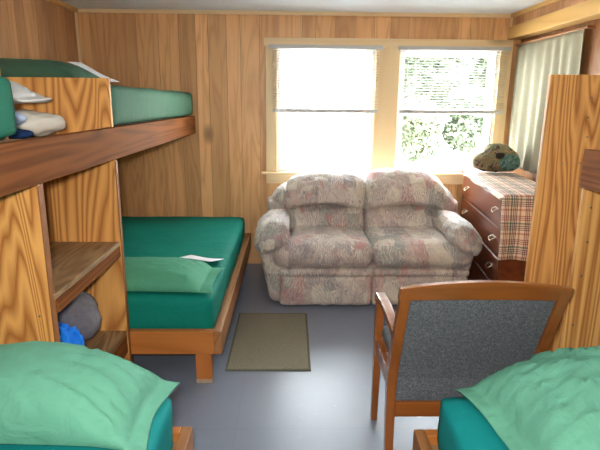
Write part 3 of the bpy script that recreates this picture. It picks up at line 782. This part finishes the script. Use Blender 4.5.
# arms
for k, sg in enumerate((-1, 1)):
    xc = -0.125 if sg < 0 else 1.235
    def aw(q, P, sg=sg):
        P = P.copy()
        if q[2] < 0: P.x -= sg * 0.0 * q[2]
        return P
    def pw(q, P, sg=sg):                       # outer side flares from the floor up to the roll
        P = P.copy(); t = (q[2] + 1) / 2
        if q[0] * sg > 0: P.x += sg * ((0.085 if sg < 0 else 0.06) * t ** 1.2)
        P.y += 0.05 * (1 - t)
        return P
    arm = sp('armrest', (xc - sg * 0.03, 3.80, 0.235), (0.052, 0.40, 0.225), (0.04, 0.05, 0.04), (6, 28, 20), warp=pw, wr=0.010, wf=7, seed=51 + k)
    def rw(q, P, sg=sg):
        P = P.copy(); P.z += 0.03 * (1 - q[1] ** 2) - 0.02 * max(0, -q[1] - 0.4)
        P.z -= 0.03 * q[0] * sg
        return P
    rx = -0.128 if sg < 0 else 1.224
    bm = soft((rx, 3.66, 0.492), (0.120, 0.345, 0.096), (0.12, 0.13, 0.088), (18, 34, 14), warp=rw, wr=0.015, wf=8, seed=61 + k)
    obj('arm_pad', bm, SM, sofa, smooth=True)

# ------------------------------------------------------------------ dresser
DR = empty('dresser', (1.330, 3.07, 0), math.radians(-6.6)); tag(DR, 'dark mahogany dresser beside the sofa, against the right wall', 'dresser')
def dl(name, bm, mat, parent=DR, **k): return obj(name, bm, mat, parent, world=False, **k)
LN, DP, HT = 1.245, 0.365, 0.87
bm = bmesh.new()
box(bm, 0.012, DP, 0.0, 0.02, 0.0, HT - 0.026); box(bm, 0.012, DP, LN - 0.02, LN, 0.0, HT - 0.026)
box(bm, DP - 0.01, DP, 0.02, LN - 0.02, 0.06, HT - 0.026); box(bm, 0.02, DP - 0.01, 0.02, LN - 0.02, 0.05, 0.07)
for z in (0.07, 0.262, 0.454, 0.646, 0.832): box(bm, 0.012, 0.05, 0.02, LN - 0.02, z, z + 0.012)
dl('case', bm, 'mahog', bevel=0.002)
dl('top_board', B(-0.012, DP + 0.002, -0.012, LN + 0.008, HT - 0.025, HT), 'mahog', bevel=0.005)
bm = B(0.004, 0.03, 0.0, LN, 0.0, 0.066); dl('plinth', bm, 'mahog', bevel=0.002)
for r_ in range(4):
    z0 = 0.085 + r_ * 0.192; z1 = z0 + 0.172
    for yc in (0.32, LN - 0.32):
        pass
    d = dl('drawer', B(0.001, 0.30, 0.026, LN - 0.026, z0, z1), 'mahog', bevel=0.004)
    for yy in (0.17, LN - 0.24):
        zc = (z0 + z1) / 2 + 0.01
        b2 = bmesh.new()
        box(b2, -0.004, 0.0015, yy - 0.038, yy + 0.038, zc - 0.003, zc + 0.007)
        pts = [(-0.006, yy - 0.036, zc + 0.002), (-0.022, yy - 0.034, zc - 0.008)] + [(-0.026, yy + 0.030 * math.sin(a), zc - 0.012 - 0.012 * math.cos(a)) for a in (-1.3, -0.7, 0, 0.7, 1.3)] + [(-0.022, yy + 0.034, zc - 0.008), (-0.006, yy + 0.036, zc + 0.002)]
        tube(b2, pts, 0.0033, 8)
        obj('drawer_handle', b2, 'brass', d, world=False, smooth=False)

# plaid blanket: over the near half of the top, hanging down the near end
def blanket():
    Ltop = 1.10; drop = 0.40; tot = Ltop + drop
    def f(u, v):
        s = u * tot                      # 0 at far hem
        x = -0.034 + v * (DP + 0.022)
        r = 0.025
        flat = Ltop - 0.02
        if s < flat: y = Ltop - 0.02 - s; z = HT + 0.004
        else:
            e = s - flat; a = min(e / r, PI / 2)
            y = -r * math.sin(a) ; z = HT + 0.004 - r * (1 - math.cos(a))
            if e > r * PI / 2: z -= e - r * PI / 2
        hang = max(0, s - Ltop) / drop
        y -= 0.012 * hang * (1 + math.sin(v * 15 + 1))
        x += 0.012 * hang * math.sin(u * 9) + (0.010 * math.sin(s * 11) if hang == 0 and v == 0 else 0)
        z += 0.004 * max(0, mnoise.noise(Vector((x * 8, s * 8, 0)))) if hang == 0 else 0
        # front hem tips over the front edge a little
        if v < 0.08 and hang <= 0:
            k = (0.08 - v) / 0.08; z -= 0.030 * k * k; x -= 0.004 * k
        return Vector((x, y - 0.022, z + 0.010))
    bm = grid(80, 40, f, uv=lambda u, v: (v * 0.62, u * 2.0))
    return bm
bl = obj('plaid_blanket', blanket(), 'plaid', world=False, smooth=True); bl.location = DR.location; bl.rotation_euler = DR.rotation_euler
solidify(bl, 0.010, -1.0); tag(bl, 'red and green plaid blanket draped over the near end of the dresser', 'blanket')

# camouflage bag on the dresser
bag = empty('camouflage_bag', (1.632, 4.04, HT + 0.022), math.radians(-6)); tag(bag, 'rounded camouflage bag standing on the plaid blanket by the window', 'bag')
def bagw(q, P):
    P = P.copy()
    t = (q[2] + 1) / 2
    P.x *= 1 - 0.30 * t ** 2.4
    if q[0] < 0: P.z -= 0.035 * q[0] ** 2 * t
    P.y *= 1 - 0.3 * t
    return P
bm = soft((0, 0, 0.112), (0.185, 0.10, 0.108), (0.15, 0.08, 0.095), (26, 14, 16), warp=bagw, wr=0.012, wf=11, seed=3)
for v in bm.verts: v.co.z = max(v.co.z, 0)
obj('body', bm, 'camo', bag, world=False, smooth=True)
bm = soft((0.085, -0.082, 0.085), (0.075, 0.035, 0.062), (0.06, 0.03, 0.055), (14, 8, 12), wr=0.008, wf=14, seed=9)
pk = obj('pocket', bm, 'camo2', bag, world=False, smooth=True); pk['label'] = 'teal camouflage pocket'
bm = soft((0.01, -0.085, 0.135), (0.035, 0.018, 0.022), (0.02, 0.015, 0.02), (8, 4, 6), wr=0.004, seed=4)
st = obj('flap', bm, 'black', bag, world=False, smooth=True); st['label'] = 'dark flap'

# curtain on its rod
def curtain():
    ya, yb, zt, zb = 4.345, 3.38, 1.885, 0.915
    def f(u, v):
        y = ya + (yb - ya) * u; t = v
        fold = math.sin(u * 46 + 0.9 * math.sin(u * 9)) * (0.006 + 0.012 * t) + 0.008 * math.sin(u * 17 + 2) * t
        x = XR - 0.043 + fold
        z = zt + (zb - zt) * v
        if v < 0.04: x = XR - 0.043 + fold * 0.6
        return Vector((x, y, z))
    return grid(160, 30, f)
cu = obj('curtain', curtain(), 'curtain', smooth=True, loc=(XR - 0.043, 3.77, 1.885)); solidify(cu, 0.002)
tag(cu, 'long beige curtain hanging in pleats on the right wall', 'curtain')
bm = bmesh.new(); tube(bm, [(XR - 0.043, 3.33, 1.892), (XR - 0.043, 4.372, 1.892)], 0.007, 10)
for y in (3.335, 4.365): box(bm, XR - 0.05, XR - 0.0005, y - 0.006, y + 0.006, 1.884, 1.900)
rod = obj('curtain_rod', bm, 'railYl', loc=(XR - 0.043, 3.77, 1.892)); tag(rod, 'thin wooden curtain rod under the pine beam on the right wall', 'curtain rod')

# ------------------------------------------------------------------ floor mat
mr = empty('doormat', (-0.116, 2.886, 0)); tag(mr, 'ribbed grey-brown rectangular mat lying on the painted floor', 'mat')
mr.rotation_euler = (0, 0, 0)
obj('mat_surface', B(-0.337, 0.104, 2.515, 3.257, 0.0005, 0.009), 'doormat', mr, bevel=0.002)
bm = bmesh.new(); a, b, c_, d_ = -0.350, 0.117, 2.502, 3.270
box(bm, a, -0.3375, c_, d_, 0.0005, 0.0075); box(bm, 0.1045, b, c_, d_, 0.0005, 0.0075)
box(bm, -0.3375, 0.1045, c_, 2.5145, 0.0005, 0.0075); box(bm, -0.3375, 0.1045, 3.2575, d_, 0.0005, 0.0075)
obj('border', bm, 'matedge', mr, bevel=0.002)

# ------------------------------------------------------------------ armchair
CH = empty('armchair', (0.66, 1.86, 0)); tag(CH, 'cherry wood armchair with grey tweed back, seen from behind', 'chair')
xl, xr = 0.372, 0.948
def backY(z):   # line of the rear posts, leaning toward the camera above the seat
    return 1.755 if z < 0.40 else 1.755 - 0.155 * ((z - 0.40) / 0.42) ** 1.15
for x in (xl + 0.018, xr - 0.018):
    bm = bmesh.new(); zsq = [0.0, 0.12, 0.25, 0.38, 0.46, 0.54, 0.62, 0.70, 0.78, 0.812]
    sweep(bm, [(x, backY(z) - (0.03 * (1 - z / 0.3) if z < 0.3 else 0), z) for z in zsq], [0.030, 0.032, 0.034, 0.036, 0.037, 0.037, 0.036, 0.036, 0.035, 0.035], [0.034, 0.036, 0.040, 0.044, 0.044, 0.042, 0.038, 0.034, 0.030, 0.028])
    obj('rear_leg', bm, 'cherryZ', CH, bevel=0.003)
    xx = x
    s = -1 if x < 0.6 else 1
    bm = bmesh.new()
    sweep(bm, [(xx, 2.075, 0.0), (xx, 2.07, 0.2), (xx, 2.065, 0.40), (xx, 2.065, 0.52), (xx, 2.058, 0.585)], [0.028, 0.030, 0.034, 0.034, 0.032], [0.030, 0.034, 0.040, 0.040, 0.040])
    obj('front_leg', bm, 'cherryZ', CH, bevel=0.003)
    bm = bmesh.new(); ax = xx
    zr = 0.60; yr = backY(zr) + 0.02
    sweep(bm, [(ax, 2.098, 0.575), (ax, 2.088, 0.603), (ax, 2.05, 0.617), (ax, 1.96, 0.622), (ax, 1.85, 0.617), (ax, 1.76, 0.607), (ax, yr, 0.597)], [0.034, 0.038, 0.040, 0.040, 0.038, 0.036, 0.034], [0.022, 0.024, 0.024, 0.024, 0.026, 0.028, 0.03])
    obj('armrest', bm, 'cherryZ', CH, bevel=0.004)
    bm = bmesh.new(); box(bm, xx - 0.011, xx + 0.011, backY(0.38) + 0.022, 2.045, 0.345, 0.415)
    obj('side_apron', bm, 'cherryZ', CH, bevel=0.002)
# top rail, arched
def toprail():
    bm = bmesh.new(); n = 24; rings = []
    for i in range(n + 1):
        u = -1 + 2 * i / n; x = 0.66 + u * 0.292; zt = 0.822 + 0.024 * (1 - u * u) ; zb2 = 0.772
        bow = -0.022 * (1 - u * u) + 0.0
        rings.append([bm.verts.new(p) for p in ((x, backY(zb2) - 0.017 - bow * 0.5, zb2), (x, backY(zb2) + 0.013 - bow * 0.5, zb2), (x, backY(zt) + 0.011 - bow * 0.5, zt), (x, backY(zt) - 0.015 - bow * 0.5, zt))])
    for a, b in zip(rings, rings[1:]):
        for k in range(4): bm.faces.new((a[k], a[(k + 1) % 4], b[(k + 1) % 4], b[k]))
    bm.faces.new(rings[0][::-1]); bm.faces.new(rings[-1]); return bm
obj('top_rail', toprail(), 'cherry', CH, bevel=0.003)
obj('bottom_rail', B(xl + 0.037, xr - 0.037, 1.738, 1.762, 0.238, 0.300), 'cherry', CH, bevel=0.003)
def backpad():
    bm = bmesh.new(); n, m = 20, 14; F, Bk = [], []
    for i in range(n + 1):
        u = -1 + 2 * i / n; x = 0.66 + u * (0.288 - 0.038)
        f, b = [], []
        for j in range(m + 1):
            z = 0.302 + (0.771 - 0.302) * j / m; t = j / m
            bow = 0.011 * (1 - u * u) * t
            pf = 0.008 * (1 - u ** 6) * (1 - (2 * t - 1) ** 6)
            f.append(bm.verts.new((x, backY(z) - 0.006 + bow - pf, z))); b.append(bm.verts.new((x, backY(z) + 0.012 + bow + pf * 2.5, z)))
        F.append(f); Bk.append(b)
    for i in range(n):
        for j in range(m):
            bm.faces.new((F[i][j], F[i + 1][j], F[i + 1][j + 1], F[i][j + 1])); bm.faces.new((Bk[i][j], Bk[i][j + 1], Bk[i + 1][j + 1], Bk[i + 1][j]))
    for i in range(n):
        for j in (0, m):
            bm.faces.new((F[i][j], Bk[i][j], Bk[i + 1][j], F[i + 1][j]))
    for j in range(m):
        for i in (0, n): bm.faces.new((F[i][j], F[i][j + 1], Bk[i][j + 1], Bk[i][j]))
    return bm
obj('back_pad', backpad(), 'tweed', CH, smooth=False)
obj('seat_cushion', soft((0.66, 1.93, 0.445), (0.258, 0.150, 0.030), (0.03, 0.03, 0.025), (20, 16, 6), puff=(0, 0, 0.014)), 'tweed', CH, smooth=True)
obj('front_apron', B(xl + 0.037, xr - 0.037, 2.055, 2.078, 0.345, 0.412), 'cherry', CH, bevel=0.002)
